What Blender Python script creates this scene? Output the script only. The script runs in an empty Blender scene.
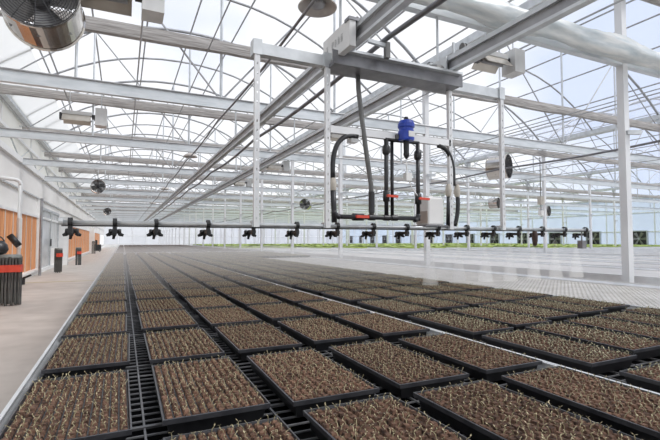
import bpy, bmesh, math, random
from math import sin, cos, pi, radians, atan2, sqrt
from mathutils import Vector, Matrix
random.seed(7)
SC = bpy.context.scene
COL = SC.collection
ORD = ('first second third fourth fifth sixth seventh eighth ninth tenth eleventh twelfth thirteenth fourteenth fifteenth '
       'sixteenth seventeenth eighteenth nineteenth twentieth twenty-first twenty-second twenty-third twenty-fourth '
       'twenty-fifth twenty-sixth twenty-seventh twenty-eighth twenty-ninth thirtieth').split()

# ------------------------------------------------------------------ materials
def nodes_of(name):
    m = bpy.data.materials.new(name); m.use_nodes = True
    nt = m.node_tree; nt.nodes.clear()
    out = nt.nodes.new('ShaderNodeOutputMaterial')
    return m, nt, out

def noise_mix(nt, c1, c2, scale, coord='Object', detail=3, stretch=None, lo=.35, hi=.65):
    tc = nt.nodes.new('ShaderNodeTexCoord')
    src = tc.outputs[coord]
    if stretch:
        mp = nt.nodes.new('ShaderNodeMapping'); mp.inputs['Scale'].default_value = stretch
        nt.links.new(src, mp.inputs[0]); src = mp.outputs[0]
    n = nt.nodes.new('ShaderNodeTexNoise'); n.inputs['Scale'].default_value = scale; n.inputs['Detail'].default_value = detail
    nt.links.new(src, n.inputs['Vector'])
    r = nt.nodes.new('ShaderNodeValToRGB')
    r.color_ramp.elements[0].position = lo; r.color_ramp.elements[1].position = hi
    r.color_ramp.elements[0].color = (*c1, 1); r.color_ramp.elements[1].color = (*c2, 1)
    nt.links.new(n.outputs['Fac'], r.inputs[0])
    return r.outputs[0], n.outputs['Fac']

def mat(name, c1, c2=None, rough=.5, metal=0., scale=8., bump=0., stretch=None, coord='Object', lo=.35, hi=.65, objvar=0., spec=.5):
    m, nt, out = nodes_of(name)
    b = nt.nodes.new('ShaderNodeBsdfPrincipled')
    b.inputs['Roughness'].default_value = rough; b.inputs['Metallic'].default_value = metal
    b.inputs['Specular IOR Level'].default_value = spec
    c2 = c2 or tuple(min(1, x*1.12) for x in c1)
    col, fac = noise_mix(nt, c1, c2, scale, coord, stretch=stretch, lo=lo, hi=hi)
    if objvar:
        oi = nt.nodes.new('ShaderNodeObjectInfo')
        mr = nt.nodes.new('ShaderNodeMapRange'); mr.inputs['To Min'].default_value = 1-objvar; mr.inputs['To Max'].default_value = 1+objvar
        nt.links.new(oi.outputs['Random'], mr.inputs[0])
        h = nt.nodes.new('ShaderNodeHueSaturation'); nt.links.new(col, h.inputs['Color']); nt.links.new(mr.outputs[0], h.inputs['Value'])
        col = h.outputs[0]
    nt.links.new(col, b.inputs['Base Color'])
    if bump:
        bp = nt.nodes.new('ShaderNodeBump'); bp.inputs['Strength'].default_value = bump; bp.inputs['Distance'].default_value = .01
        nt.links.new(fac, bp.inputs['Height']); nt.links.new(bp.outputs[0], b.inputs['Normal'])
    nt.links.new(b.outputs[0], out.inputs[0])
    return m

def film_mat(name, col, transp, transl, scale=.6, c2=None):
    m, nt, out = nodes_of(name)
    t = nt.nodes.new('ShaderNodeBsdfTransparent'); t.inputs[0].default_value = (*col, 1)
    d = nt.nodes.new('ShaderNodeBsdfTranslucent'); df = nt.nodes.new('ShaderNodeBsdfDiffuse')
    c, fac = noise_mix(nt, tuple(x*.93 for x in col), c2 or col, scale)
    nt.links.new(c, d.inputs[0]); nt.links.new(c, df.inputs[0])
    a = nt.nodes.new('ShaderNodeMixShader'); a.inputs[0].default_value = transl
    nt.links.new(df.outputs[0], a.inputs[1]); nt.links.new(d.outputs[0], a.inputs[2])
    b = nt.nodes.new('ShaderNodeMixShader'); b.inputs[0].default_value = 1-transp
    nt.links.new(t.outputs[0], b.inputs[1]); nt.links.new(a.outputs[0], b.inputs[2])
    nt.links.new(b.outputs[0], out.inputs[0])
    return m

def vol_mat(name, col, dens):
    m, nt, out = nodes_of(name)
    v = nt.nodes.new('ShaderNodeVolumeScatter'); v.inputs['Color'].default_value = (*col, 1)
    v.inputs['Density'].default_value = dens; v.inputs['Anisotropy'].default_value = 0.0
    nt.links.new(v.outputs[0], out.inputs['Volume'])
    return m

M = dict(
    shade_sheet=mat('black_shade_sheet', (.004,.004,.0045), (.007,.007,.0075), rough=.95, spec=.05),  # near-black colour for the shade under the bench lattice
    innerlip=mat('grey_inner_lip', (.26,.265,.27), (.34,.345,.35), rough=.5, scale=5),
    web=mat('rail_web_steel', (.30,.30,.31), (.40,.40,.41), rough=.45, metal=.5, scale=5),
    trayrim=mat('lit_tray_rim_plastic', (.035,.035,.040), (.055,.055,.06), rough=.3, scale=20),  # greyer than the tray body: light on the flange put into the colour
    galv=mat('galvanised_steel', (.52,.54,.55), (.66,.68,.69), rough=.42, metal=.55, scale=6),
    chord=mat('galvanised_chord', (.60,.64,.66), (.72,.75,.77), rough=.45, metal=.25, scale=3, stretch=(1,6,6)),
    tube=mat('galvanised_tube', (.33,.335,.345), (.45,.455,.465), rough=.4, metal=.4, scale=5),
    darksteel=mat('dark_rail_steel', (.16,.16,.17), (.24,.24,.25), rough=.4, metal=.6, scale=6),
    white=mat('white_paint', (.76,.76,.75), (.84,.84,.83), rough=.5, scale=3),
    column=mat('column_steel', (.66,.67,.68), (.76,.76,.76), rough=.5, metal=.15, scale=3, stretch=(1,1,.3)),
    screen=mat('folded_shade_cloth', (.25,.235,.22), (.48,.455,.435), rough=.85, scale=5, stretch=(.5,14,14), bump=.6),
    plastic=mat('folded_clear_film', (.42,.48,.50), (.78,.78,.75), rough=.35, scale=3.2, stretch=(.7,4,4), bump=.9, lo=.3, hi=.7),
    floor=mat('concrete_path', (.45,.405,.365), (.56,.51,.465), rough=.8, scale=2.2, bump=.1, lo=.3, hi=.7),
    ground=mat('concrete_floor', (.34,.33,.32), (.42,.41,.40), rough=.7, scale=.8),
    joint=mat('joint_sand', (.42,.36,.24), (.5,.44,.3), rough=.9),
    traybody=mat('black_tray_plastic', (.012,.012,.014), (.02,.02,.022), rough=.38, scale=20),
    soil=mat('potting_soil', (.022,.011,.007), (.205,.112,.072), rough=.95, scale=70, lo=.3, hi=.7, objvar=.2),
    sprout=mat('seedling_stem', (.20,.17,.09), (.47,.41,.25), rough=.6, scale=55, objvar=.12),
    green=mat('seedling_leaf', (.20,.185,.105), (.48,.45,.29), rough=.6, scale=55, objvar=.12),
    lattice=mat('black_bench_lattice', (.10,.10,.105), (.17,.17,.175), rough=.5, scale=12),
    seam=mat('lattice_seam_bar', (.10,.10,.105), (.15,.15,.155), rough=.4, metal=.3),
    alu=mat('aluminium_rim', (.70,.71,.72), (.80,.81,.82), rough=.35, metal=.5, scale=5),
    wetmesh=mat('wet_metal_mesh', (.56,.53,.49), (.70,.67,.63), rough=.35, metal=.2, scale=4),
    benchtop=mat('wet_bench_top', (.45,.425,.41), (.58,.555,.535), rough=.4, scale=1.2, stretch=(3,.25,1)),
    greens=mat('green_plug_plants', (.27,.36,.06), (.44,.54,.15), rough=.7, scale=9),
    browntrays=mat('brown_tray_field', (.085,.06,.05), (.15,.115,.095), rough=.9, scale=12),
    blackpipe=mat('black_pvc', (.018,.018,.02), (.03,.03,.032), rough=.35, scale=10),
    hose=mat('grey_rubber_hose', (.10,.10,.098), (.15,.15,.145), rough=.45, scale=10),
    nozzle=mat('black_nozzle_plastic', (.008,.008,.009), (.016,.016,.017), rough=.45, scale=20),
    red=mat('red_plastic', (.62,.055,.03), (.75,.09,.05), rough=.4),
    beige=mat('beige_coupling', (.46,.42,.36), (.58,.54,.47), rough=.5, scale=12),
    blue=mat('blue_pump_plastic', (.02,.05,.36), (.035,.085,.5), rough=.3),
    tank=mat('white_tank_plastic', (.72,.71,.69), (.80,.79,.77), rough=.35, scale=3),
    liquid=mat('brown_tank_card', (.36,.30,.26), (.44,.37,.32), rough=.6, scale=5),
    pad=mat('orange_cooling_pad', (.55,.20,.075), (.80,.38,.17), rough=.85, scale=5, stretch=(1,3,.25), bump=.2),
    padline=mat('pad_joint_strip', (.62,.52,.44), (.72,.62,.54), rough=.6),
    wallw=mat('white_wall_sheet', (.80,.775,.745), (.90,.88,.85), rough=.5, scale=.7, stretch=(1,.6,1.5)),
    doorglass=mat('grey_door_panel', (.48,.49,.49), (.58,.59,.59), rough=.2, scale=2),
    chrome=mat('polished_drum', (.50,.47,.43), (.60,.57,.53), rough=.12, metal=1., scale=2),
    grille=mat('black_wire', (.03,.03,.033), (.05,.05,.055), rough=.4),
    blade=mat('fan_blade_grey', (.20,.20,.20), (.28,.28,.28), rough=.4, metal=.4),
    lampwhite=mat('lamp_housing', (.64,.64,.63), (.72,.72,.71), rough=.4),
    reflector=mat('aluminium_reflector', (.52,.48,.42), (.62,.58,.52), rough=.3, metal=.7),
    pendant=mat('beige_shade', (.40,.36,.33), (.50,.46,.42), rough=.5),
    bulb=mat('frosted_bulb', (.30,.30,.31), (.36,.36,.37), rough=.3),
    stake=mat('black_bristle', (.025,.026,.026), (.13,.135,.13), rough=.6, scale=14, stretch=(4,4,.4)),
    stakecap=mat('grey_cap', (.16,.17,.16), (.25,.26,.245), rough=.6),
    text=mat('grey_lettering', (.26,.26,.26), (.32,.32,.32), rough=.6),
    exframe=mat('exhaust_frame', (.42,.45,.48), (.5,.53,.56), rough=.5),
    film=film_mat('roof_film', (.95,.965,1.), .86, .4),
    sheet=film_mat('roof_side_sheet', (.95,.94,.90), .12, .8),
    endglass=film_mat('end_wall_glazing', (.95,.96,.98), .5, .7, scale=.5),
    glazing=film_mat('wall_glazing', (.80,.855,.92), .42, .7, scale=.5),
)
M['mist'] = vol_mat('water_mist', (1., .98, .95), .13)
M['spray'] = vol_mat('water_spray', (1., .96, .86), 5.)

# ------------------------------------------------------------------ mesh building
WL = {}
class MB:
    def __init__(s): s.v = []; s.f = []
    def add(s, vs, fs):
        n = len(s.v); s.v += [tuple(x) for x in vs]; s.f += [tuple(i+n for i in f) for f in fs]; return s
    def box(s, x0, x1, y0, y1, z0, z1):
        vs = [(x,y,z) for z in (z0,z1) for y in (y0,y1) for x in (x0,x1)]
        return s.add(vs, [(0,2,3,1),(4,5,7,6),(0,1,5,4),(2,6,7,3),(0,4,6,2),(1,3,7,5)])
    def bar(s, p, q, w, h, up=(0,0,1)):
        p, q = Vector(p), Vector(q); d = (q-p).normalized(); u = Vector(up)
        if abs(d.dot(u)) > .98: u = Vector((0,1,0))
        a = d.cross(u).normalized()*(w/2); b = a.cross(d).normalized()*(h/2)
        vs = [e+i*a+j*b for e in (p,q) for i,j in ((-1,-1),(1,-1),(1,1),(-1,1))]
        return s.add(vs, [(0,3,2,1),(4,5,6,7),(0,1,5,4),(1,2,6,5),(2,3,7,6),(3,0,4,7)])
    def tube(s, pts, r, n=8, cap=True):
        pts = [Vector(p) for p in pts]; rs = r if isinstance(r, (list, tuple)) else [r]*len(pts)
        t0 = (pts[1]-pts[0]).normalized()
        ref = Vector((0,0,1)) if abs(t0.z) < .9 else Vector((1,0,0))
        a = t0.cross(ref).normalized(); vs = []
        for i, p in enumerate(pts):
            t = (pts[min(i+1,len(pts)-1)]-pts[max(i-1,0)]).normalized()
            a = (a - t*a.dot(t)).normalized(); b = t.cross(a)
            vs += [p + (a*cos(2*pi*k/n)+b*sin(2*pi*k/n))*rs[i] for k in range(n)]
        fs = [(i*n+k, i*n+(k+1)%n, (i+1)*n+(k+1)%n, (i+1)*n+k) for i in range(len(pts)-1) for k in range(n)]
        if cap: fs += [tuple(range(n-1,-1,-1)), tuple(range((len(pts)-1)*n, len(pts)*n))]
        return s.add(vs, fs)
    def lathe(s, prof, c=(0,0,0), axis='z', n=24):
        vs = []
        for r, h in prof:
            for k in range(n):
                x, y = r*cos(2*pi*k/n), r*sin(2*pi*k/n)
                p = {'z':(x,y,h), 'y':(x,h,y), 'x':(h,x,y)}[axis]
                vs.append((p[0]+c[0], p[1]+c[1], p[2]+c[2]))
        fs = [(i*n+k, i*n+(k+1)%n, (i+1)*n+(k+1)%n, (i+1)*n+k) for i in range(len(prof)-1) for k in range(n)]
        return s.add(vs, fs)
    def rot(s, m):
        s.v = [tuple(m @ Vector(p)) for p in s.v]; return s
    def build(s, name, m, parent=None, smooth=False, origin=None, fix=False):
        me = bpy.data.meshes.new(name)
        pl = WL.get(parent.name, Vector()) if parent else Vector()
        if origin is None:
            xs, ys, zs = zip(*s.v)
            o = Vector(((min(xs)+max(xs))/2, (min(ys)+max(ys))/2, min(zs)))
        else: o = Vector(origin)
        me.from_pydata([(x-o.x, y-o.y, z-o.z) for x,y,z in s.v], [], s.f); me.update()
        if fix:
            bmm = bmesh.new(); bmm.from_mesh(me); bmesh.ops.recalc_face_normals(bmm, faces=bmm.faces); bmm.to_mesh(me); bmm.free()
        if smooth:
            for p in me.polygons: p.use_smooth = True
        me.materials.append(m)
        ob = bpy.data.objects.new(name, me); COL.objects.link(ob)
        if parent: ob.parent = parent
        ob.location = o - pl; WL[ob.name] = o
        return ob

def tag(o, label=None, cat=None, group=None, kind=None):
    if label: o['label'] = label
    if cat: o['category'] = cat
    if group: o['group'] = group
    if kind: o['kind'] = kind
    return o
def empty(name, loc, label=None, cat=None, group=None, kind=None):
    o = bpy.data.objects.new(name, None); COL.objects.link(o); o.location = loc; WL[o.name] = Vector(loc)
    o.empty_display_size = .1
    return tag(o, label, cat, group, kind)
KIDS = {}
def copy_tree(o, parent=None):
    c = o.copy(); COL.objects.link(c)
    if parent: c.parent = parent
    for ch in o.children: copy_tree(ch, c)
    return c
def arc(p0, p1, p2, n=10):      # quadratic curve through control point
    p0, p1, p2 = Vector(p0), Vector(p1), Vector(p2)
    return [(1-t)**2*p0+2*t*(1-t)*p1+t*t*p2 for t in [i/n for i in range(n+1)]]

# ------------------------------------------------------------------ dimensions
XW, BAY, XR = -2.8, 8.5, 39.7          # left wall, bay width, right wall
YS = [3.4+4*k for k in range(20)]      # truss lines
YE = 81.0                              # end wall
ZC, ZT, ZG, ZA = 3.5, 4.4, 4.75, 6.45  # chord, tie, gutter, arch apex
def roof_z(X):
    u = ((X-XW) % BAY)/BAY*2-1
    return ZG + (ZA-ZG)*(1-abs(u)**2.2)
def arch_pts(b, Y, n=16, off=0.):
    x0 = XW+b*BAY
    out = []
    for i in range(n+1):
        x = x0+BAY*i/n; u = i/n*2-1
        out.append((x, Y, ZG+(ZA-ZG)*(1-abs(u)**2.2)+off))
    return out

# ------------------------------------------------------------------ setting
MB().box(-60, 90, -30, 130, -.2, 0).build('floor', M['ground']).__setitem__('kind', 'structure')
tag(MB().box(XW, -.36, -6, YE, 0, .006).build('trim_1', M['floor']), 'pale concrete walkway between the pad wall and the benches', 'walkway', kind='structure')
tag(MB().box(XW+.1, -.4, 14.75, 14.95, .006, .010).build('trim_2', M['joint']), 'sandy joint strip crossing the concrete walkway', 'joint', kind='structure')
wl = empty('wall_left', (XW, 30, 0), kind='structure')
MB().box(XW-.12, XW-.02, -6, YE, 2.06, 2.70).build('lower_sheet', M['wallw'], wl)
MB().box(XW-.10, XW+.03, -6, YE, 2.70, 3.46).build('upper_sheet', M['wallw'], wl)
MB().box(XW-.12, XW+.10, -6, YE, 0, .13).build('kerb', M['white'], wl)
MB().box(XW-.10, XW+.05, -6, YE, 2.0, 2.08).build('pad_trough', M['white'], wl)
mb = MB()
for y0, y1 in ((-6, 5.5), (19.2, 24.9), (46.2, 50.5), (66, 68)): mb.box(XW-.12, XW-.03, y0, y1, .13, 2.0)
mb.build('infill_panel', M['wallw'], wl)
MB().box(XW-.16, XW+.12, -6, YE, 3.44, 3.60).build('eaves_rail', M['white'], wl)
MB().box(XW-.03, XW+.07, -6, YE, 4.06, 4.15).build('upper_rail', M['white'], wl)
MB().box(XW+.03, XW+.05, -6, YE, 2.69, 2.73).build('sheet_batten', M['galv'], wl)
for k in range(24):
    MB().tube([(XW+.02, -2.6+3*k, 3.58), (XW+.02, -1.1+3*k, 4.1)], .02, 5).build('brace', M['galv'], wl)
    MB().tube([(XW+.02, -1.1+3*k, 4.1), (XW+.02, .4+3*k, 3.58)], .02, 5).build('brace', M['galv'], wl)
MB().box(XW-.06, XW-.04, -6, YE, 3.62, 4.75).build('upper_glazing', M['sheet'], wl)
for k in range(22):
    MB().box(XW-.07, XW-.01, -2.6+4*k-.03, -2.6+4*k+.03, 3.6, 4.75).build('stud', M['white'], wl)

# cooling pads: each section between two wall posts is one thing
def pad_section(y0, y1, w, label):
    t = empty('cooling_pad', (XW, (y0+y1)/2, .13), label, 'cooling pad', 'cooling pads along the pad wall')
    n = max(1, round((y1-y0)/w)); w = (y1-y0)/n
    for i in range(n):
        MB().box(XW-.13, XW+.0, y0+i*w+.03, y0+(i+1)*w-.03, .13, 2.0).build('pad_panel', M['pad'], t)
    mb = MB()
    for i in range(n+1):
        mb.box(XW-.10, XW+.012, y0+i*w-.035, y0+i*w+.035, .13, 2.0)
    mb.build('joint_strip', M['padline'], t)
    MB().box(XW-.1, XW+.16, y0, y1, .13, .19).build('sump_ledge', M['white'], t)
pad_section(5.6, 18.7, .95, 'orange corrugated cooling pad nearest the camera beside the white bent pipe')
pad_section(25.2, 46.0, 1.6, 'orange corrugated cooling pad between the grey door and the far white posts')
pad_section(51, 65.6, 2.0, 'small far orange cooling pad beyond the second gap of white posts')
for i, (y, w) in enumerate(((5.5,.16),(18.95,.35),(24.6,.5),(46.3,.5),(50.3,.7),(66,.5))):
    t = tag(MB().box(XW-.12, XW+(.42 if i in (2,3) else .10), y-w/2, y+w/2, 0, 2.3 if i in (2,3) else 2.66).build('wall_post', M['white']),
        ('white post at the near end of the nearest orange pad','white post at the far end of the nearest orange pad','wide white post behind the second black bundle, before the middle orange pad',
         'white post at the far end of the middle orange pad','wide white post at the near end of the far small pad','white post at the far end of the far small pad')[i], 'post', 'white posts between the pads')
d = empty('door_1', (XW, 21.8, 0), kind='structure')
MB().box(XW-.03, XW+.0, 19.6, 24.3, .1, 2.35).build('door_panel', M['doorglass'], d)
mb = MB()
for y in (19.55, 21.9, 24.35): mb.box(XW-.04, XW+.05, y-.05, y+.05, .02, 2.4)
mb.box(XW-.04, XW+.05, 19.5, 24.4, 2.35, 2.45); mb.build('door_frame', M['galv'], d)
MB().box(XW+.0, XW+.03, 22.1, 24.2, .12, .85).build('kick_panel', M['wallw'], d)
MB().box(XW+.05, XW+.10, 21.7, 21.75, .95, 1.25).build('door_handle', M['blackpipe'], d)

# far walls
def glazed_wall(name, horizontal, a0, a1, c, step):
    w = empty(name, (c if not horizontal else (a0+a1)/2, c if horizontal else (a0+a1)/2, 0), kind='structure')
    def bx(p0, p1, z0, z1, th):
        return MB().box(p0,p1,c-th,c+th,z0,z1) if horizontal else MB().box(c-th,c+th,p0,p1,z0,z1)
    bx(a0,a1,.5,4.75,.01).build('glazing', M['endglass' if horizontal else 'glazing'], w)
    bx(a0,a1,0,.5,.06).build('plinth', M['white'], w)
    for z in (1.9, 3.5): bx(a0,a1,z-.04,z+.04,.04).build('transom', M['white'], w)
    n = int((a1-a0)/step)
    for i in range(n+1):
        bx(a0+i*step-.035, a0+i*step+.035, .0, 4.75, .05).build('mullion', M['white'], w)
glazed_wall('wall_back', True, XW, XR, YE, 2.125)
glazed_wall('wall_right', False, -2.6, YE, XR, 4.0)
for b in range(5):      # gable film on the end wall
    pts = arch_pts(b, YE)
    MB().add(pts, [tuple(range(len(pts)))]).build('gable', M['endglass'], bpy.data.objects['wall_back'])

# roof skin
ceil = empty('ceiling', (XR/2, 38, ZG), kind='structure')
for b in range(5):
    p = arch_pts(b, -5.6, 24, .03); q = arch_pts(b, YE, 24, .03); n = len(p)
    MB().add(p+q, [(i, i+1, n+i+1, n+i) for i in range(n-1)]).build('film', M['film'], ceil, smooth=True)
xs = [XW+.02+.125*i for i in range(8)]
MB().add([(x, y, roof_z(x)-.05) for y in (-4, YE-.5) for x in xs], [(i, i+1, 8+i+1, 8+i) for i in range(7)]).build('side_sheet', M['sheet'], ceil)

# ------------------------------------------------------------------ columns, gutters, trusses
ROWN = ('beside the mesh-topped bench', 'beyond the bay of empty white benches', 'two bays beyond the mesh bench', 'in the last bay before the fan wall')
base = None
for r in range(4):
    X = 5.7+BAY*r
    for k, Y in enumerate(YS):
        if X/Y > 2.2: continue
        lab = f'white square steel column, {ORD[k]} from the front of the row {ROWN[r]}'
        if base is None:
            base = empty('steel_column', (X, Y, 0), lab, 'column', 'greenhouse columns')
            MB().box(X-.048, X+.048, Y-.045, Y+.045, .012, ZG).build('post', M['column'], base)
            MB().box(X-.11, X+.11, Y-.11, Y+.11, 0, .012).build('base_plate', M['galv'], base)
            mb = MB().box(X-.13, X+.13, Y-.06, Y+.06, ZG-.16, ZG-.02); mb.build('gutter_bracket', M['galv'], base)
            MB().bar((X-.02,Y-.05,2.55),(X+.14,Y-.12,2.55),.05,.05).build('clamp', M['galv'], base)
        else:
            c = copy_tree(base); c.location = (X, Y, 0); c['label'] = lab
for k, Y in enumerate(YS):
    if k > 12: break
    tag(MB().box(XW-.34, XW-.20, Y-.06, Y+.06, .0, ZG).build('steel_column', M['white']),
        f'white steel column in the pad wall, {ORD[k]} from the front', 'column', 'pad wall columns')
for b in range(6):
    X = XW+BAY*b
    tag(MB().box(X-.16, X+.16, -3, YE, ZG-.02, ZG+.12).build('roof_gutter', M['galv']),
        ('steel gutter along the top of the pad wall','steel gutter over the column row beside the mesh bench','steel gutter over the second column row',
         'steel gutter over the third column row','steel gutter over the fourth column row','steel gutter along the top of the exhaust fan wall')[b], 'gutter', 'roof gutters')

def truss(k, Y):
    t = empty('roof_truss', (XW, Y, ZC), f'galvanised roof truss with pale lower beam and curved arches, {ORD[k]} from the front', 'roof truss', 'roof trusses')
    MB().box(XW, XR, Y-.04, Y+.04, ZC-.09, ZC+.08).build('lower_beam', M['chord'], t)
    MB().tube([(XW, Y-.05, ZC+.085), (XR, Y-.05, ZC+.085)], .014, 6).build('shadow_line_tube', M['tube'], t)  # added tube, drawn for the shadow line along the beam's top edge
    MB().box(XW, XR, Y-.025, Y+.025, ZT+.12, ZT+.15).build('tie', M['galv'], t)
    nb = 5
    for b in range(nb):
        x0 = XW+BAY*b
        MB().tube(arch_pts(b, Y), .034, 6).build('arch', M['tube'], t, smooth=True)
        if k > 11: continue
        ns = (1,2,3) if b < 2 else (2,)
        for i in ns:
            x = x0+BAY*i/4
            MB().tube([(x, Y, ZC), (x, Y, roof_z(x))], .022 if i != 2 else .026, 6).build('upright', M['galv'], t)
        if b < 3 and k < 9:
            xm = x0+BAY/2
            for sx in (-1, 1):
                MB().tube([(xm, Y, ZC+.05), (xm+sx*BAY/4, Y, roof_z(xm+sx*BAY/4))], .016, 5).build('brace', M['tube'], t)
                MB().tube([(xm+sx*BAY/2*.98, Y, ZT), (xm+sx*BAY/4, Y, roof_z(xm+sx*BAY/4))], .016, 5).build('brace', M['tube'], t)
    return t
for k, Y in enumerate(YS):
    truss(k, Y)
    # folded shade cloth along the tie
    mb = MB(); n = 60 if k < 4 else 16; rr = []; pts = []
    for i in range(n+1):
        x = XW+.1+(XR-XW-.2)*i/n
        a, b2 = random.uniform(-.012,.012), random.uniform(-.018,.012)
        pts.append([(x, Y-.13+sx*(.05+a), ZT+sz*.09+b2*(sz < 0)+.006*sx*a*100) for sx, sz in ((-1,-1),(-1.25,0),(-1,1),(1,1),(1.25,0),(1,-1))])
    vs = [p for q in pts for p in q]
    mb.add(vs, [(i*6+k, i*6+(k+1)%6, i*6+6+(k+1)%6, i*6+6+k) for i in range(n) for k in range(6)]+[tuple(range(6)), tuple(range(6*n,6*n+6))])
    mb.build('folded_shade_cloth', M['screen'])
    o = bpy.context.scene.objects[-1] if False else None
for k, o in enumerate([o for o in COL.objects if o.name.startswith('folded_shade_cloth')]):
    tag(o, f'grey-brown folded shade cloth bundle under the upper tie of the {ORD[k]} roof truss', 'shade cloth', 'folded shade cloths')
# intermediate arches
for k in range(14):
    Y = 1.4+4*k
    t = empty('roof_arch', (XW, Y, ZG), f'thin tubular roof arch between trusses, {ORD[k]} from the front', 'roof arch', 'intermediate roof arches')
    for b in range(5 if k < 8 else 3):
        MB().tube(arch_pts(b, Y), .026, 6).build('hoop', M['tube'], t, smooth=True)
# a plastic bundle along the first truss
mb = MB(); rnd = random.Random(3); n, q = 120, 18; vs = []
for i in range(n+1):
    x = XW+4.4+i*.09
    for k in range(q):
        a = 2*pi*k/q
        r = .118+.016*sin(i*.33+1)+.013*sin(3*a+i*.21)+.010*sin(5*a-i*.37+2)+rnd.uniform(-.006,.006)
        vs.append((x, 3.19+r*cos(a)*.9, ZC-.02+.012*sin(i*.5)+r*sin(a)))
mb.add(vs, [(i*q+k, i*q+(k+1)%q, (i+1)*q+(k+1)%q, (i+1)*q+k) for i in range(n) for k in range(q)]+[tuple(range(q)), tuple(range(n*q,(n+1)*q))])
tag(mb.build('folded_plastic_sheet', M['plastic'], smooth=True, fix=True), 'wrinkled clear plastic sheet rolled along the nearest roof beam', 'plastic sheet')
for k in range(1, 3):
    mb = MB(); pts = []; rr = []
    for i in range(60):
        x = XW+.3+i*.5
        pts.append((x, YS[k]+.1, ZC+.01*rnd.uniform(-1,1))); rr.append(.055+.012*rnd.uniform(-1,1))
    mb.tube(pts, rr, 8); tag(mb.build('folded_plastic_sheet', M['plastic'], smooth=True), f'thin clear plastic sheet rolled behind the lower beam of the {ORD[k]} truss', 'plastic sheet')
# purlins and cables along the house
pn = 0
for b in range(3):
    x0 = XW+BAY*b
    for i, u in enumerate((.12,.25,.38,.5,.62,.75,.88)):
        X = x0+BAY*u
        bayname = ('the walkway bay','the second bay','the third bay')[b]
        tag(MB().tube([(X, -2, roof_z(X)-.03), (X, YE-1, roof_z(X)-.03)], .020, 6).build('roof_purlin', M['tube']),
            f'thin steel roof purlin of {bayname}, {ORD[i]} counted from the pad wall side', 'purlin', 'roof purlins')
cab = [(-1.9,3.62),(-.9,3.62),(.15,3.62),(1.2,4.3),(3.5,3.62),(4.5,3.62),(7.2,3.4),(8.6,3.9),(9.4,2.95),(11,3.6),(12.6,3.3)]
for i, (X, Z) in enumerate(cab):
    tag(MB().tube([(X, -1, Z), (X, YE-.02, Z)], .011, 5).build('support_wire', M['tube']),
        f'straight steel support wire stretched lengthwise below the roof, {ORD[i]} from the pad wall', 'wire', 'lengthwise support wires')

# ------------------------------------------------------------------ benches
def bench(x0, x1, y0, y1, label, kind, zt=.70, rim=.745, cat='bench', legs=True):
    t = empty('rolling_bench', ((x0+x1)/2, y0, 0), label, 'bench', 'greenhouse benches')
    rw = .032
    for X, sg in ((x0, 1), (x1, -1)):
        for nm, m, prof in (('side_rail','alu',[(0,zt-.06),(0,rim),(.011,rim),(.011,zt-.06)]), ('inner_lip','innerlip',[(.0112,zt-.06),(.0112,rim-.012),(rw,zt+.012),(rw,zt-.06)])):
            n = len(prof)
            vs = [(X+sg*a, Y, z) for Y in (y0, y1) for a, z in prof]
            MB().add(vs, [(i,(i+1)%n,n+(i+1)%n,n+i) for i in range(n)]+[tuple(range(n)), tuple(range(n,2*n))]).build(nm, M[m if kind == 'lattice' else 'alu'], t, fix=True)
    for Y in (y0+.02, y1-.02):
        MB().box(x0+rw, x1-rw, Y-.02, Y+.02, zt-.06, rim-.01).build('end_rail', M['alu'], t)
    if kind == 'lattice' or kind == 'mesh':
        mb = MB(); w = .0028 if kind == 'lattice' else .0105
        st = .05 if kind == 'lattice' else .045
        y = y0+.06
        while y < y1-.04:
            mb.box(x0+rw, x1-rw, y-w, y+w, zt-.004, zt); y += st
        nx = round((x1-x0)/(.087 if kind == 'lattice' else .06))
        for i in range(1, nx):
            X = x0+(x1-x0)*i/nx
            mb.box(X-w, X+w, y0+.04, y1-.04, zt-.005, zt+.001)
        mb.build('mesh_top', M['lattice'] if kind == 'lattice' else M['wetmesh'], t)
        if kind == 'lattice':
            y = y0+.38
            while y < y1-.2:
                MB().box(x0+rw, x1-rw, y-.007, y+.007, zt-.003, zt+.003).build('seam_bar', M['seam'], t); y += .632
            # added black sheet, stands in for the shade below the lattice
            MB().box(x0+rw, x1-rw, y0+.04, y1-.04, zt-.075, zt-.065).build('shade_sheet', M['shade_sheet'], t)
    else:
        MB().box(x0+rw, x1-rw, y0+.04, y1-.04, zt-.03, zt).build('bench_top', M['benchtop'], t)
    if legs:
        y = y0+.6; 
        while y < y1:
            for X in (x0+.3, x1-.3):
                MB().box(X-.025, X+.025, y-.025, y+.025, 0, zt-.06).build('leg', M['galv'], t)
            y += 3.9
    return t
YB0, YB1 = .30, 17.05
BX = [(-.285, 1.455), (1.46, 3.265), (3.27, 5.0)]
bench(*BX[0], YB0, YB1, 'long black lattice bench beside the walkway, packed with brown seedling trays', 'lattice')
bench(*BX[1], YB0, YB1, 'long black lattice bench of seedling trays just past the bright metal divider', 'lattice')
bench(*BX[2], 1.0, YB1, 'bare shiny metal mesh bench beside the first column row', 'mesh')
for i, (a, b) in enumerate(BX):
    bench(a, b, 18.4, 43.5, f'far bench of brown trays past the cross aisle, {ORD[i]} from the walkway', 'sheet', legs=False)
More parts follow.
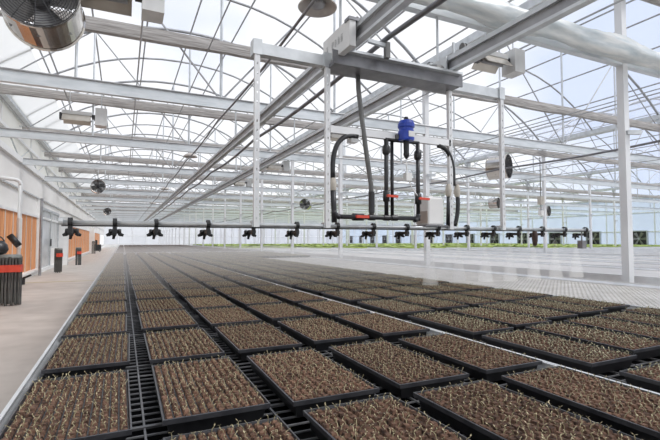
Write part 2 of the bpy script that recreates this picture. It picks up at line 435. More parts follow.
for bay in range(1, 5):
    for j in range(4):
        x0 = XW+BAY*bay+.28+2.0*j; x1 = x0+1.97
        bn = ('second','third','fourth','fifth')[bay-1]
        bench(x0, x1, max(1.5, x0/2.4), YB1, f'empty pale bench in the near block of the {bn} bay, {ORD[j]} from its column row', 'sheet', legs=(bay == 1))
        bench(x0, x1, 18.4, 43.5, f'pale bench with bright green seedlings past the cross aisle, {bn} bay, {ORD[j]} bench', 'sheet', legs=False)
        yg = {1: 27.0-1.0*j, 2: 22.0, 3: 19, 4: 18.5}[bay]
        mb = MB(); rnd = random.Random(bay*7+j); y = yg
        while y < 43.4:
            nx = 8
            z = [[.80+rnd.uniform(-.025,.035) for _ in range(nx+1)] for _ in (0,1)]
            vs = [(x0+.06+(x1-x0-.12)*i/nx, yy, z[q][i]) for q, yy in ((0,y),(1,y+.34)) for i in range(nx+1)]
            fs = [(i,i+1,nx+2+i,nx+1+i) for i in range(nx)]
            mb.add(vs, fs); mb.box(x0+.06, x1-.06, y, y+.34, .70, .775); y += .36
        tag(mb.build('green_seedlings', M['greens']), f'bright green carpet of seedlings on the far bench of the {bn} bay, {ORD[j]} bench', 'seedlings', 'green seedling carpets', 'stuff')

# ------------------------------------------------------------------ seedling trays
TW, TL, TH, NX, NY = .28, .54, .05, 12, 24
def rect(ins, z): return [(-TW/2+ins,-TL/2+ins,z),(TW/2-ins,-TL/2+ins,z),(TW/2-ins,TL/2-ins,z),(-TW/2+ins,TL/2-ins,z)]
def tray_mesh():
    mb = MB(); rings = [rect(.018,0), rect(.011,.036), rect(.012,.037), rect(.006,.041)]
    vs = [p for r in rings for p in r]
    fs = [(0,3,2,1)] + [(i*4+k, i*4+(k+1)%4, i*4+4+(k+1)%4, i*4+4+k) for i in range(3) for k in range(4)] + [(12,13,14,15)]
    return mb.add(vs, fs)
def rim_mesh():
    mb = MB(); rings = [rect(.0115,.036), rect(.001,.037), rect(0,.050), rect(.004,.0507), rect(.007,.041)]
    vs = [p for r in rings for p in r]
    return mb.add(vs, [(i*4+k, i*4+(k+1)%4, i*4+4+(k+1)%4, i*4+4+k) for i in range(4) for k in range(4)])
def cell(i, j): return (-TW/2+.007+(TW-.014)*(i+.5)/NX, -TL/2+.007+(TL-.014)*(j+.5)/NY)
def soil_mesh(rnd):
    mb = MB(); h = (TW-.014)/NX/2
    for i in range(NX):
        for j in range(NY):
            x, y = cell(i, j); z = .0495+rnd.uniform(-.003,.003); a = h*.84; b = h*rnd.uniform(.48,.68)
            dx, dy = rnd.uniform(-.001,.001), rnd.uniform(-.001,.001)
            vs = [(x+sx*a,y+sy*a,.0422) for sx,sy in ((-1,-1),(1,-1),(1,1),(-1,1))]+[(x+dx+sx*b,y+dy+sy*b,z+rnd.uniform(-.0015,.0015)) for sx,sy in ((-1,-1),(1,-1),(1,1),(-1,1))]
            mb.add(vs, [(4,5,6,7)]+[(k,(k+1)%4,4+(k+1)%4,4+k) for k in range(4)])
    return mb
def sprout(mb, x, y, z, rnd, leafy):
    h = rnd.choice((.7,1,1,1.25))*rnd.uniform(.008,.0125)*(1.0 if not leafy else .9); a = rnd.uniform(0, 2*pi); b = rnd.uniform(.2,.9)*h; r = .0011
    p = [(x,y,z), (x+cos(a)*b*.25, y+sin(a)*b*.25, z+h*.6), (x+cos(a)*b, y+sin(a)*b, z+h)]
    mb.tube(p, [r*1.15, r, r*.9], 3, cap=False)
    t = Vector(p[2]); L = (.0075 if not leafy else .0105)*rnd.uniform(.7,1.3); W = L*(.42 if not leafy else .5)
    c = rnd.uniform(0, 2*pi)
    for s in (0, pi):
        d = Vector((cos(c+s), sin(c+s), rnd.uniform(.1,.9))).normalized(); n = Vector((-sin(c+s), cos(c+s), 0))
        mb.add([t, t+d*L*.5+n*W/2, t+d*L, t+d*L*.5-n*W/2], [(0,1,2,3)])
    return mb
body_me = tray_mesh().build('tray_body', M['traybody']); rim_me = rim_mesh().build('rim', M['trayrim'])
SOIL = [soil_mesh(random.Random(40+i)).build('potting_soil', M['soil']) for i in range(4)]
def cells_list(rnd, miss=.04): return [(i,j) for j in range(NY) for i in range(NX) if rnd.random() > miss]
SPR = {}
for leafy in (0, 1):
    SPR[leafy] = []
    for q in range(5):
        rnd = random.Random(100+q+50*leafy); mb = MB()
        for i, j in cells_list(rnd):
            x, y = cell(i, j); sprout(mb, x+rnd.uniform(-.005,.005), y+rnd.uniform(-.005,.005), .0485, rnd, leafy)
        SPR[leafy].append(mb.build('seedlings', M['green' if leafy else 'sprout'], origin=(0,0,0)))
# single sprout meshes for the trays closest to the camera
ONE = {}
for leafy in (0, 1):
    ONE[leafy] = []
    for q in range(14):
        rnd = random.Random(300+q+50*leafy)
        ONE[leafy].append(sprout(MB(), 0, 0, 0, rnd, leafy).build('seedling', M['green' if leafy else 'sprout'], origin=(0,0,0)))
protos = [body_me, rim_me]+SOIL+SPR[0]+SPR[1]+ONE[0]+ONE[1]
def add_child(src, parent, loc=(0,0,0), rz=0):
    c = src.copy(); COL.objects.link(c); c.parent = parent; c.location = loc; c.rotation_euler = (0,0,rz); return c
CAM = Vector((0,0,1.206))
trnd = random.Random(11)
def place_tray(x, y, rz, label, group, leafy, tilt=0):
    t = empty('seedling_tray', (x, y, .7035), label, 'seedling tray', group)
    t.rotation_euler = (tilt, 0, rz)
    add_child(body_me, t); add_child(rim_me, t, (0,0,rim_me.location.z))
    s = add_child(trnd.choice(SOIL), t, (0,0,SOIL[0].location.z))
    if trnd.random() < .5: s.rotation_euler = (0,0,pi)
    d = Vector((x, y, .75)) - CAM
    ang = math.degrees(atan2(x, y))-25.2
    near = d.length < 1.95 and abs(ang) < 42 and y > .9
    flip = trnd.random() < .5
    if not near:
        k = add_child(trnd.choice(SPR[leafy]), t, (0,0,0), pi if flip else 0); k['kind'] = 'stuff'
        return t
    rnd = random.Random(int(x*1000)+int(y*777))
    cs = cells_list(rnd)
    m = Matrix.Rotation(rz, 3, 'Z')
    pos = []
    for i, j in cs:
        px, py = cell(i, j); px += rnd.uniform(-.005,.005); py += rnd.uniform(-.005,.005)
        w = m @ Vector((px,py,.0485)); pos.append(((Vector((x,y,.7035))+w-CAM).length, px, py))
    pos.sort()
    for _, px, py in pos[:100]:
        add_child(rnd.choice(ONE[leafy]), t, (px,py,.0485), rnd.uniform(0, 2*pi))
    mb = MB()
    for _, px, py in pos[100:]: sprout(mb, px, py, .0485, rnd, leafy)
    me = mb.build('seedlings', M['green' if leafy else 'sprout'], origin=(0,0,0)); me.parent = t; me['kind'] = 'stuff'
    return t
R0 = .555; RP = .632
C1 = [-.25, .097, .442, .79, 1.155]
for r in range(26):
    for c in range(5):
        x = C1[c]+TW/2+trnd.uniform(-.006,.006); y = R0+RP*r+TL/2+trnd.uniform(-.018,.018)
        if c == 4: x = min(x, 1.43-TW/2)
        if c == 0: x = max(x, -.252+TW/2)
        place_tray(x, y, radians(trnd.uniform(-.9,.9)), f'black seedling tray, {ORD[c]} from the walkway, {ORD[r]} row back, on the walkway bench', 'trays on the walkway bench', 0)
C2 = [1.56, 1.905, 2.245, 2.59, 2.93]
for r in range(26):
    for c in range(5):
        x = C2[c]+TW/2+trnd.uniform(-.008,.008); y = R0-.13+.05*c+RP*r+TL/2+trnd.uniform(-.02,.02)
        x = min(max(x, 1.50+TW/2), 3.225-TW/2)
        if x/(y+TL/2) > 2.0 or y+TL/2 > YB1-.05: continue
        place_tray(x, y, radians(trnd.uniform(-1,1)), f'black seedling tray, {ORD[c]} from the bright divider, {ORD[r]} row back, on the middle bench', 'trays on the middle bench', 1)
for r in range(8):
    for c in range(5):
        x = 3.33+.34*c+TW/2; y = 11.9+RP*r+TL/2
        place_tray(x, y, radians(trnd.uniform(-.8,.8)), f'far seedling tray on the mesh bench, {ORD[c]} across, {ORD[r]} row of its block', 'trays at the far end of the mesh bench', 1)
for p in protos: bpy.data.objects.remove(p)
# the far block of brown trays, too far to tell apart
for i, (a, b) in enumerate(BX):
    mb = MB(); y = 18.55
    while y < 43:
        x = a+.06
        for c in range(5):
            mb.box(x, x+.28, y, y+.54, .70, .755); x += .34
        y += .632
    tag(mb.build('tray_field', M['browntrays']), f'field of far brown seedling trays past the cross aisle, {ORD[i]} bench from the walkway', 'seedling trays', 'far brown tray fields', 'stuff')

# ------------------------------------------------------------------ irrigation boom
YB = 3.3; ZB = 1.315
bm = empty('irrigation_boom', (2.2, YB, 0), 'overhead travelling irrigation boom with black nozzles, hoses, blue pump and white tank', 'irrigation boom')
boom = MB().tube([(-.37,YB,ZB+.006), (4.86,YB,ZB+.006)], .0135, 12).build('boom_pipe', M['galv'], bm, smooth=True)
MB().tube([(-.36,YB+.01,ZB-.014), (4.85,YB+.01,ZB-.014)], .006, 8).build('water_line', M['hose'], bm, smooth=True)
MB().lathe([(0,-.375),(.022,-.375),(.022,-.35),(0,-.35)], (0,YB,ZB+.012), 'x', 12).build('end_cap', M['galv'], bm)
NXS = [-.31,-.05,.21,.565,.905,1.26,1.62,1.97,2.32,2.67,3.02,3.37,3.72,4.07,4.42,4.77]
for X in NXS:
    mb = MB().lathe([(.021,-.013),(.030,-.013),(.030,.013),(.021,.013)], (X,YB,ZB+.008), 'x', 12)
    mb.box(X-.013, X+.013, YB-.012, YB+.012, ZB-.075, ZB-.018)
    mb.box(X-.014, X+.014, YB-.02, YB+.14, ZB-.060, ZB-.034)
    mb.lathe([(0,-.04),(.016,-.04),(.02,-.03),(.016,-.012),(.021,-.01),(.021,.01),(.016,.012),(.02,.03),(.016,.04),(0,.04)], (X,YB+.12,ZB-.05), 'x', 10)
    nz = mb.build('nozzle_body', M['nozzle'], bm)
    for dx, tilt in ((-.030,-1.2),(-.004,-.15),(.030,1.2)):
        m2 = Matrix.Rotation(-tilt, 4, 'Y')
        t = MB().lathe([(0,.01),(.011,.01),(.014,-.008),(.011,-.014),(.009,-.026),(0,-.026)] if abs(tilt) > .5 else [(0,.01),(.012,.01),(.015,-.008),(.010,-.014),(.009,-.036),(0,-.036)], (0,0,0), 'z', 10)
        t.rot(m2); t.v = [(x+X+dx, y+YB+.12, z+ZB-.068) for x,y,z in t.v]
        t.build('spray_tip', M['nozzle'], nz, smooth=True)
# overhead carriage
XL, XRR, ZBM = 1.65, 2.72, 2.69
MB().box(.90, 3.52, YB-.035, YB+.035, ZBM-.04, ZBM+.05).build('cross_beam', M['galv'], bm)
MB().box(1.52, 2.82, YB-.15, YB+.05, ZBM-.06, ZBM-.03).build('carriage_tray', M['darksteel'], bm)
MB().box(1.50, 2.84, YB-.17, YB-.155, ZBM-.06, ZBM+.05).build('carriage_fascia', M['darksteel'], bm)
MB().box(1.60, 2.80, YB-.22, YB-.17, ZBM+.035, ZBM+.055).build('carriage_flange', M['galv'], bm)
for X in (.915, 1.515, 2.80, 3.47):
    mb = MB()
    for sx in (-1, 1): mb.box(X+sx*.0125-.0075, X+sx*.0125+.0075, YB-.045, YB-.041, ZB-.01, ZBM+.01)
    mb.box(X-.02, X-.016, YB-.041, YB-.01, ZB-.01, ZBM+.01); mb.box(X+.016, X+.02, YB-.041, YB-.01, ZB-.01, ZBM+.01)
    z = ZB-.01
    while z < ZBM-.06:
        mb.box(X-.0055, X+.0055, YB-.045, YB-.041, z, z+.055); z += .075
    h = mb.build('hanger_strut', M['column'], bm)
    MB().box(X-.035, X+.035, YB-.05, YB+.04, ZBM-.05, ZBM+.07).build('hanger_clamp', M['galv'], bm)
    MB().box(X-.03, X+.03, YB-.03, YB+.03, ZB-.01, ZB+.035).build('boom_clamp', M['galv'], bm)
MB().box(1.53, 2.80, YB-.045, YB-.005, 2.095, 2.155).build('mid_rail', M['column'], bm)
# drive box with lettering on the walkway-side face, riding on the left rail
bx = MB().box(1.545, 1.60, 2.93, 3.42, 2.70, 2.92).build('drive_box', M['lampwhite'], bm)
MB().box(1.535, 1.72, 2.92, 3.0, 2.90, 2.925).build('box_lid', M['darksteel'], bx)
mb = MB()
lr = random.Random(21)
for i, y in enumerate((3.355, 3.25, 3.195, 3.14, 3.085)):      # square grey characters, too worn to read
    for q in range(4):
        z = 2.785+q*.017; w = lr.uniform(.020,.038); o = lr.uniform(0,.038-w)
        mb.box(1.5435, 1.545, y-o-w, y-o, z, z+.006)
    for q in range(2):
        o = .006+.020*q+lr.uniform(0,.008); z0 = lr.uniform(0,.02)
        mb.box(1.5435, 1.545, y-o-.005, y-o, 2.785+z0, 2.785+z0+lr.uniform(.03,.04))
mb.build('lettering', M['text'], bx)
for X in (XL, XRR):
    for y in (2.98, 3.45):
        MB().lathe([(0,-.02),(.035,-.02),(.035,-.012),(.026,-.01),(.026,.01),(.035,.012),(.035,.02),(0,.02)], (X,y,2.927), 'x', 16).build('carriage_wheel', M['hose'], bm, smooth=False)
    MB().box(X-.055, X-.04, 3.15, 3.5, 2.72, 2.90).build('wheel_plate', M['galv'], bm)
    MB().tube([(X+.06,3.18,2.70),(X+.06,3.18,3.06)], .014, 8).build('guide_post', M['galv'], bm)
MB().bar((1.78,3.05,2.83),(1.95,3.02,2.80),.03,.03).build('limit_switch_arm', M['galv'], bm)
MB().box(1.92,1.96,3.0,3.04,2.70,2.83).build('limit_switch', M['hose'], bm)
mb = MB().lathe([(0,.0),(.11,.0),(.10,.03),(.03,.045),(0,.05)], (2.55,3.2,2.75), 'z', 20)
mb.build('drive_motor', M['hose'], bm)
# plumbing
def pipe(name, pts, r, m, n=10): return MB().tube(pts, r, n).build(name, M[m], bm, smooth=True)
YP = YB-.03
pipe('manifold_pipe', [(1.60,YP,1.40),(2.42,YP,1.40)], .020, 'blackpipe')
pipe('riser_pipe', [(2.085,YP,1.40),(2.085,YP,2.10)], .019, 'blackpipe')
pipe('riser_pipe', [(2.165,YP+.03,1.40),(2.165,YP+.03,2.10)], .016, 'blackpipe')
pipe('riser_pipe', [(2.425,YP,1.38),(2.425,YP,2.10)], .019, 'blackpipe')
pipe('header_pipe', [(2.07,YP,2.095),(2.43,YP,2.095)], .018, 'blackpipe')
for X, z in ((2.085,2.0),(2.425,1.98)):
    MB().lathe([(.02,-.045),(.033,-.03),(.036,0),(.033,.03),(.02,.045)], (X,YP,z), 'z', 14).build('pipe_union', M['blackpipe'], bm, smooth=True)
for X, z in ((2.085,1.59),(2.425,1.58)):
    v = MB().lathe([(.02,-.05),(.03,-.045),(.03,.045),(.02,.05)], (X,YP,z), 'z', 14).build('ball_valve', M['blackpipe'], bm, smooth=True)
    mb = MB().lathe([(.0,-.045),(.014,-.045),(.014,-.02)], (X,YP,z), 'y', 10)
    mb.bar((X-.02,YP-.045,z), (X+.09,YP-.045,z-.004), .018, .02).build('valve_handle', M['red'], v)
v = MB().lathe([(.02,-.055),(.031,-.05),(.031,.05),(.02,.055)], (1.80,YP,1.40), 'x', 14).build('ball_valve', M['blackpipe'], bm, smooth=True)
MB().bar((1.76,YP-.045,1.402),(1.88,YP-.045,1.402),.02,.024).build('valve_handle', M['red'], v)
for X in (2.085, 2.165, 1.935):
    MB().lathe([(.026,-.03),(.026,.03)], (X,YP,1.40), 'x', 12).build('pipe_tee', M['blackpipe'], bm, smooth=True)
pipe('elbow', arc((1.575,YP,1.45),(1.575,YP,1.40),(1.63,YP,1.40),6), .024, 'blackpipe')
pipe('elbow', arc((2.38,YP,1.385),(2.425,YP,1.385),(2.425,YP,1.44),6), .023, 'blackpipe')
pipe('supply_hose', [(1.82,YB,2.66),(1.815,YB-.02,2.50)]+arc((1.815,YB-.02,2.5),(1.84,YB-.06,2.1),(1.93,YP,1.68),8)[1:]+[(1.935,YP,1.42)], .021, 'hose')
MB().lathe([(.027,-.09),(.027,.09)], (1.935,YP,1.53), 'z', 12).build('hose_cuff', M['blackpipe'], bm, smooth=True)
pipe('curved_hose', arc((1.80,YP,2.09),(1.54,YP,2.12),(1.565,YP,1.72),12), .021, 'blackpipe')
MB().lathe([(.018,0),(.028,.01),(.03,.06),(.024,.1),(.016,.12)], (1.565,YP,1.61), 'z', 12).build('beige_coupling', M['beige'], bm, smooth=True)
pipe('drop_hose', [(1.565,YP,1.63),(1.575,YP,1.46),(1.578,YP,1.35)], .023, 'blackpipe')
pipe('curved_hose', arc((2.66,YP,2.09),(2.86,YP,2.08),(2.835,YP,1.72),12), .021, 'blackpipe')
for X in (2.775, 2.88):
    MB().lathe([(.018,0),(.026,.01),(.03,.06),(.024,.1),(.016,.12)], (X,YP,1.615), 'z', 12).build('beige_coupling', M['beige'], bm, smooth=True)
pipe('drop_hose', [(2.775,YP,1.63),(2.765,YP,1.34)], .018, 'blackpipe')
pipe('drop_hose', arc((2.885,YP,1.63),(2.90,YP,1.46),(2.845,YP,1.34),8), .020, 'blackpipe')
# blue dosing pump
pu = MB().lathe([(0,2.085),(.066,2.085),(.072,2.10),(.072,2.17),(.064,2.18),(.064,2.20),(.075,2.205),(.075,2.235),(.06,2.265),(.03,2.275),(0,2.275)], (2.265,YP-.05,0), 'z', 18).build('dosing_pump', M['blue'], bm, smooth=False)
MB().lathe([(0,2.27),(.022,2.272),(.018,2.30),(0,2.305)], (2.265,YP-.05,0), 'z', 12).build('pump_knob', M['nozzle'], pu, smooth=True)
MB().lathe([(.026,2.085),(.024,1.98),(.028,1.97),(.024,1.95),(.0,1.915)], (2.265,YP-.05,0), 'z', 12).build('suction_stem', M['nozzle'], pu, smooth=True)
MB().box(2.17,2.20,YP-.04,YP,2.10,2.14).build('pump_bracket', M['hose'], pu)
MB().box(2.24,2.30,YP-.127,YP-.123,2.11,2.16).build('pump_label', M['tank'], pu)
pipe('suction_tube', arc((2.265,YP-.05,1.93),(2.26,YP-.05,1.7),(2.36,YP-.08,1.6),8), .005, 'tank', 6)
MB().box(2.25,2.31,YP-.07,YP-.02,1.73,1.80).build('level_box', M['tank'], bm)
# tank
tk = MB().box(2.545, 2.725, YB-.02, YB+.17, 1.345, 1.605).build('fertiliser_tank', M['tank'], bm)
bv = tk.modifiers.new('bevel', 'BEVEL'); bv.width = .015; bv.segments = 2
MB().box(2.541, 2.5448, YB-.01, YB+.16, 1.36, 1.475).build('tank_label', M['liquid'], tk)
MB().lathe([(0,1.60),(.04,1.60),(.04,1.625),(0,1.63)], (2.63,YB+.08,0), 'z', 14).build('tank_cap', M['tank'], tk)
MB().box(2.50, 2.78, YB-.04, YB+.19, 1.332, 1.345).build('tank_shelf', M['darksteel'], bm)
# fittings hanging at the far end of the boom
MB().lathe([(0,1.30),(.02,1.30),(.03,1.26),(.028,1.20),(.02,1.15),(0,1.14)], (3.93,YB-.02,0), 'z', 12).build('hanging_filter', mat('dark_brown_filter', (.03,.015,.01), (.06,.03,.02), rough=.6), bm, smooth=True)
mb = MB().box(4.67, 4.74, YB-.03, YB+.03, 1.11, 1.20); mb.box(4.70,4.71,YB-.005,YB+.005,1.2,ZB); mb.build('counterweight', M['darksteel'], bm)

# rails that carry the boom, each with hanging rods
for X, lab in ((XL, 'galvanised travelling rail nearer the walkway carrying the irrigation boom'), (XRR, 'galvanised travelling rail farther from the walkway carrying the irrigation boom')):
    t = empty('boom_rail', (X, 0, 2.85), lab, 'rail', 'irrigation boom rails')
    MB().box(X-.035, X+.035, -1, 60, 2.86, 2.90).build('rail_top', M['galv'], t)
    MB().box(X-.008, X+.008, -1, 60, 2.78, 2.86).build('rail_web', M['web'], t)
    MB().box(X-.03, X+.03, -1, 60, 2.755, 2.78).build('rail_foot', M['galv'], t)
    for Y in YS[:14]:
        MB().tube([(X+.05, Y, 2.86), (X+.05, Y, ZC-.07)], .012, 6).build('hanging_rod', M['galv'], t)
        MB().box(X-.06, X+.07, Y-.03, Y+.03, 2.90, 2.92).build('rail_clip', M['galv'], t)
for X, Z, r, m, lab in ((1.93, 2.86, .022, 'darksteel', 'thick dark supply hose running lengthwise between the boom rails'), (1.33, 3.1, .014, 'darksteel', 'thin dark cable running lengthwise on the walkway side of the boom rails'),
                      (7.4, 2.75, .02, 'darksteel', 'dark cable running lengthwise over the empty pale benches')):
    pts = [(X, -1+.5*i, Z-.05*abs(sin(i*pi/8))) for i in range(120)]
    tag(MB().tube(pts, r, 6).build('overhead_cable', M[m], smooth=True), lab, 'cable')

# ------------------------------------------------------------------ spray and mist
for X in NXS[9:]:
    mb = MB().lathe([(.008,1.205),(.035,1.05),(.06,.92),(.08,.775)], (X,YB+.12,0), 'z', 12)
    n = len(mb.v); mb.f += [tuple(range(11,-1,-1)), tuple(range(n-12,n))]
    mb.build('water_spray', M['spray'], fix=True)
for k, o in enumerate([o for o in COL.objects if o.name.startswith('water_spray')]):
    tag(o, f'fine pale water spray falling below a nozzle, {ORD[k]} from the white tank', 'water spray', 'sprays under the boom', 'stuff')
tag(MB().box(-.3, 5.5, 3.5, 17, .785, 1.0).build('mist', M['mist'], fix=True), 'thin white water mist hanging over the trays behind the boom', 'mist', kind='stuff')

# ------------------------------------------------------------------ fans
def circ_fan():
    t = empty('circulation_fan', (0,0,0))
    R, D = .25, .40
    MB().lathe([(R,-D/2),(R+.008,-D/2-.004),(R+.010,-D/2+.015),(R,-D/2+.02),(R,D/2-.02),(R+.010,D/2-.015),(R+.008,D/2),(R-.006,D/2),(R-.006,-D/2),(R,-D/2)], (0,0,0), 'y', 40).build('drum', M['chrome'], t, smooth=False)
    for y, nm in ((-D/2-.005,'front_grille'), (D/2+.005,'rear_grille')):
        mb = MB()
        for i in range(1, 15):
            r = .02+ (R-.025)*i/14
            mb.tube([(r*cos(a), y, r*sin(a)) for a in [2*pi*k/32 for k in range(33)]], .0024, 4, cap=False)
        for k in range(6):
            a = pi*k/6
            mb.tube([(-R*cos(a), y, -R*sin(a)), (R*cos(a), y, R*sin(a))], .003, 4)
        mb.build(nm, M['grille'], t)
    MB().lathe([(0,-.09),(.055,-.09),(.06,-.03),(.05,.08),(0,.1)], (0,0,0), 'y', 20).build('motor', M['grille'], t, smooth=True)
    for k in range(4):
        a = 2*pi*k/4+.4; vs = []
        for r, w, tw in ((.05,.05,.6),(.14,.09,.45),(.235,.11,.3)):
            for s in (-1, 1):
                u = s*w; x, z = r, u
                vs.append((r*cos(a)-u*sin(a), -.02+s*w*tw, r*sin(a)+u*cos(a)))
        vs2 = [(x, y+.006, z) for x,y,z in vs]
        MB().add(vs+vs2, [(0,1,3,2),(2,3,5,4),(6,8,9,7),(8,10,11,9),(0,2,8,6),(2,4,10,8),(1,7,9,3),(3,9,11,5),(4,5,11,10),(0,6,7,1)]).build('blade', M['blade'], t)
    MB().box(-.02,.02,-.02,.02,R,R+.05).build('bracket', M['galv'], t)
    mb = MB().tube([(0,0,R+.05),(0,0,R+.45)], .012, 6); mb.build('hanging_rod', M['galv'], t)
    return t
fan0 = circ_fan()
FANS = [(-.545,3.55,2.845,0,'large shiny drum fan hanging near the pad wall, closest to the camera'),
        (-.92,19.4,3.29,.12,'small drum fan hanging above the end of the boom over the walkway'),
        (-1.05,35.4,3.25,.12,'tiny far drum fan hanging above the walkway beyond the second fan'),
        (7.85,19.4,2.9,-.6,'dark round fan hanging to the left of the black hose, over the pale benches'),
        (8.28,7.9,2.98,.45,'brown-sided drum fan beside the fourth boom hanger over the pale benches'),
        (15.9,15.5,2.95,.4,'small dark drum fan below the brown-sided fan, by the fourth boom hanger'),
        (19.2,15.4,2.65,.3,'far drum fan hanging near the column over the third bay')]
for i, (x, y, z, rz, lab) in enumerate(FANS):
    c = fan0 if i == 0 else copy_tree(fan0)
    c.location = (x,y,z); c.rotation_euler = (0,0,rz); tag(c, lab, 'fan', 'drum circulation fans')
    if i in (4,): c.scale = (1.15,1.15,1.15)

# exhaust fans on the far wall
def exhaust():
    t = empty('exhaust_fan', (0,0,0))
    mb = MB()
    s = .70
    mb.box(-.12,.05,-s,s,-s,-s+.08).box(-.12,.05,-s,s,s-.08,s).box(-.12,.05,-s,-s+.08,-s+.08,s-.08).box(-.12,.05,s-.08,s,-s+.08,s-.08)
    mb.build('frame', M['exframe'], t)
    MB().box(.03,.05,-s+.08,s-.08,-s+.08,s-.08).build('shutter', M['grille'], t)
    for k in range(6):
        a = 2*pi*k/6; mb = MB()
        for e in (0,1):
            pass
        p = [(-.03, .08*cos(a)-.05*sin(a), .08*sin(a)+.05*cos(a)), (-.06, .08*cos(a)+.05*sin(a), .08*sin(a)-.05*cos(a)),
             (-.09, .58*cos(a)+.12*sin(a), .58*sin(a)-.12*cos(a)), (-.03, .58*cos(a)-.12*sin(a), .58*sin(a)+.12*cos(a))]
        q = [(x+.008,y,z) for x,y,z in p]
        mb.add(p+q, [(0,1,2,3),(7,6,5,4),(0,4,5,1),(1,5,6,2),(2,6,7,3),(3,7,4,0)]).build('blade', M['blade'], t)
    MB().lathe([(0,-.11),(.09,-.1),(.09,.0)], (0,0,0), 'x', 14).build('hub', M['exframe'], t)
    return t
ex = exhaust()
for i in range(15):
    c = ex if i == 0 else copy_tree(ex)
    c.location = (XR-.10, 18.6+4*i, 1.30); tag(c, f'square dark exhaust fan set in the far bluish side wall, {ORD[i]} from the front', 'exhaust fan', 'exhaust fans in the far wall')

# ------------------------------------------------------------------ lamps
def grow_lamp():
    t = empty('grow_lamp', (0,0,0))
    mb = MB()
    # open trapezoid reflector along X, two sloping wings
    for s in (-1, 1):
        vs = [(-.24,s*.03,.07),(.13,s*.03,.07),(.13,s*.13,-.05),(-.24,s*.13,-.05)]
        w = [(x,y+s*.004,z+.004) for x,y,z in vs]
        mb.add(vs+w, [(0,1,2,3),(7,6,5,4),(0,4,5,1),(1,5,6,2),(2,6,7,3),(3,7,4,0)])
    mb.build('reflector', M['reflector'], t)
    MB().box(-.25,.15,-.05,.05,.065,.12).build('housing', M['lampwhite'], t)
    MB().tube([(-.2,0,.0),(.1,0,.0)], .02, 10).build('bulb', M['bulb'], t, smooth=True)
    MB().box(-.28,-.235,-.04,.04,-.02,.08).build('lamp_socket', M['grille'], t)
    MB().box(.15,.20,-.03,.03,.03,.09).build('connector', M['grille'], t)
    MB().box(.20,.36,-.10,.10,-.08,.19).build('ballast', M['lampwhite'], t)
    for x in (-.15, .28):
        MB().tube([(x,0,.12 if x < 0 else .19),(x,0,.44)], .007, 6).build('hook', M['galv'], t)
    return t
gl = grow_lamp(); n = 0
for k in range(7):
    for X, side in ((-.10,'over the walkway side'), (3.83,'over the mesh bench')):
        if k > (1 if X < 0 else 3): continue
        z = 3.05 if X < 0 else 3.22
        if n: c = copy_tree(gl)
        else: c = gl
        n += 1
        xx = -.62 if (X < 0 and k) else X
        c.location = (xx, YS[k]+.28, z); tag(c, f'white grow lamp with reflector and ballast box {side}, {ORD[k]} from the front', 'grow lamp', 'grow lamps under the trusses')
def pendant():
    t = empty('pendant_lamp', (0,0,0))
    MB().lathe([(.22,-.03),(.225,-.02),(.15,.05),(.07,.09),(.0,.10),(.0,.095),(.068,.083),(.145,.043),(.215,-.025),(.22,-.03)], (0,0,0), 'z', 28).build('shade', M['pendant'], t, smooth=True)
    MB().lathe([(0,-.03),(.07,-.02),(.09,.02),(.06,.07),(0,.08)], (0,0,0), 'z', 18).build('bulb', M['bulb'], t, smooth=True)
    MB().tube([(0,0,.1),(0,0,.55)], .01, 6).build('cord', M['hose'], t)
    return t
pl = pendant()
for i, (x, y) in enumerate(((1.96,4.5),(1.9,14.5),(1.95,24.5),(1.95,34.5))):
    c = pl if i == 0 else copy_tree(pl)
    c.location = (x,y,3.88); tag(c, f'round beige dish pendant lamp over the middle bench, {ORD[i]} from the front', 'pendant lamp', 'dish pendant lamps')
# hanging sensor box in the second bay
t = empty('sensor_box', (10.2,8.3,2.0), 'pale hanging sensor box over the empty benches between boom and columns', 'sensor box')
MB().box(10.14,10.27,8.24,8.36,2.16,2.38).build('upper_box', M['beige'], t)
MB().box(10.15,10.26,8.25,8.35,1.86,2.0).build('lower_box', M['tank'], t)
MB().tube([(10.2,8.3,2.0),(10.2,8.3,3.45)], .012, 6).build('hanging_wire', M['hose'], t)

# ------------------------------------------------------------------ things along the walkway
def bundle(x, y, w, h, n, label, strap=True):
    t = empty('stake_bundle', (x,y,.006), label, 'stake bundle', 'black bundles along the pad wall')
    rnd = random.Random(int(y*10)); L = Vector((x,y,0))
    for i in range(n):
        a = i/(n-1)-.5
        for q in (0, 1):
            xx = x+a*w; yy = y+(q-.5)*.14; b = .0065 + (rnd.random()*.05 if n > 6 else 0)
            MB().bar((xx+rnd.uniform(-.01,.01), yy, b), (xx, yy, h-.03-rnd.random()*.03), w/n*.85, .05, (0,1,0)).build('stake', M['stake'], t)
    MB().tube([(x-w/2-.01,y,h-.05),(x+w/2+.01,y,h-.05)], .065, 10).build('cap_roll', M['stakecap'], t, smooth=True)
    if strap:
        MB().box(x-w/2+.28*w, x+w/2+.03, y-.125, y+.105, h-.31, h-.18).build('strap', M['red'], t)
    return t
bundle(-1.93, 9.85, .44, .93, 10, 'large black ribbed bundle with red strap standing nearest on the walkway')
MB_h = empty('black_bag', (-2.08, 9.95, .93), 'black round bag sitting on top of the nearest black bundle', 'bag')
MB().lathe([(0,.93),(.12,.95),(.16,1.03),(.14,1.12),(.08,1.19),(0,1.2)], (-2.06,9.9,0), 'z', 16).build('bag_body', M['blackpipe'], MB_h, smooth=True)
MB().tube(arc((-2.12,9.9,1.17),(-2.06,9.9,1.36),(-1.97,9.9,1.18),8), .012, 6).build('bag_handle', M['blackpipe'], MB_h, smooth=True)
bundle(-2.12, 18.85, .22, .90, 7, 'black bundle with red strap leaning by the wide white post')
bundle(-1.92, 24.4, .20, .84, 5, 'narrow black bundle with red top standing alone on the walkway')
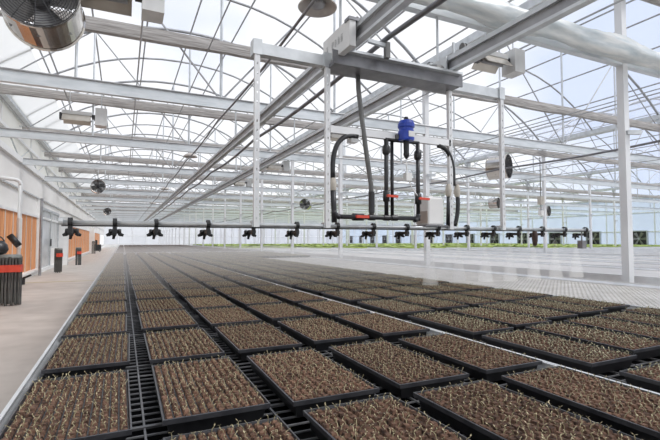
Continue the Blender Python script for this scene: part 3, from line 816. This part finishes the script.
bundle(-2.30, 44.0, .24, 1.1, 4, 'thin black bundle beside the far white post', False)
t = empty('black_machine', (-2.35, 50.0, .006), 'dark small machine standing at the far end of the walkway', 'machine')
MB().box(-2.6,-1.95,49.6,50.4,.12,.75).build('machine_body', M['blackpipe'], t)
MB().box(-2.5,-2.3,49.8,50.2,.75,1.2).build('machine_head', M['blackpipe'], t)
for s in (-1,1): MB().lathe([(0,-.04),(.12,-.04),(.12,.04),(0,.04)], (-2.35+s*.3,49.6,.126), 'x', 12).build('wheel', M['hose'], t)
t = empty('floor_valve', (-2.45, 14.3, .006), 'small black valve fitting on the floor by the near pad kerb', 'valve')
MB().lathe([(0,.006),(.09,.01),(.09,.16),(0,.18)], (-2.45,14.3,0), 'z', 12).build('valve_body', M['blackpipe'], t)
MB().bar((-2.45,14.3,.15),(-2.22,14.2,.26),.05,.05).build('valve_lever', M['blackpipe'], t)
# bent white pipe by the nearest pad
t = empty('bent_pipe', (-2.3, 13.0, 0), 'white bent pipe standing in front of the nearest orange pad', 'pipe')
MB().tube([(-2.3,13.0,.006),(-2.3,13.0,2.55)]+arc((-2.3,13.0,2.55),(-2.3,13.0,2.68),(-2.42,12.9,2.68),5)+[(-2.71,12.65,2.68)], .045, 10).build('pipe', M['white'], t, smooth=True)
MB().tube([(-2.3,13.0,1.0),(-2.3,13.0,1.75)], .058, 8).build('wrap', M['tank'], t)
t = empty('black_floodlight', (-2.36, 12.9, 1.2), 'black cylindrical fitting fixed slantwise to the white bent pipe', 'fitting')
MB().tube([(-2.46,12.82,1.32),(-2.26,12.82,1.06)], .075, 14).build('fitting_body', M['blackpipe'], t, smooth=True)
MB().tube([(-2.30,12.95,1.2),(-2.38,12.9,1.18)], .02, 6).build('fitting_clamp', M['galv'], t)
tag(MB().tube([(-2.52,17.7,.006),(-2.52,17.7,2.62)], .045, 8).build('drain_pipe', M['web']), 'grey vertical pipe standing before the post at the end of the nearest orange pad', 'pipe')

# ------------------------------------------------------------------ light
w = bpy.data.worlds.new('World'); SC.world = w; w.use_nodes = True
nt = w.node_tree; nt.nodes.clear()
out = nt.nodes.new('ShaderNodeOutputWorld'); bg = nt.nodes.new('ShaderNodeBackground')
tc = nt.nodes.new('ShaderNodeTexCoord'); nz = nt.nodes.new('ShaderNodeTexNoise'); nz.inputs['Scale'].default_value = 1.6; nz.inputs['Detail'].default_value = 5
mp = nt.nodes.new('ShaderNodeMapping'); mp.inputs['Scale'].default_value = (1,1,2.2)
rp = nt.nodes.new('ShaderNodeValToRGB')
rp.color_ramp.elements[0].position = .40; rp.color_ramp.elements[0].color = (.66,.74,.91,1)
rp.color_ramp.elements[1].position = .56; rp.color_ramp.elements[1].color = (1,1,1,1)
nt.links.new(tc.outputs['Generated'], mp.inputs[0]); nt.links.new(mp.outputs[0], nz.inputs['Vector'])
nt.links.new(nz.outputs['Fac'], rp.inputs[0]); nt.links.new(rp.outputs[0], bg.inputs[0])
bg.inputs[1].default_value = 1.06
nt.links.new(bg.outputs[0], out.inputs[0])
sun = bpy.data.lights.new('sun', 'SUN'); sun.energy = 2.4; sun.angle = radians(25); sun.color = (1,.97,.93)
so = bpy.data.objects.new('sun', sun); COL.objects.link(so); so.rotation_euler = Vector((-.52,.40,-.75)).to_track_quat('-Z','Y').to_euler()

cam = bpy.data.cameras.new('camera'); cam.sensor_width = 36; cam.lens = 24.0; cam.clip_end = 400
co = bpy.data.objects.new('camera', cam); COL.objects.link(co)
co.location = CAM; co.rotation_euler = (radians(92.6), 0, radians(-25.2)); SC.camera = co
vs = SC.view_settings
SC.display_settings.display_device = 'sRGB'
vs.view_transform = 'Standard'; vs.look = 'None'; vs.gamma = 1; vs.use_curve_mapping = False
vs.exposure = 0.12
cy = SC.cycles
cy.use_denoising = True; cy.max_bounces = 10; cy.transparent_max_bounces = 24; cy.volume_bounces = 2
cy.diffuse_bounces = 5; cy.sample_clamp_indirect = 8
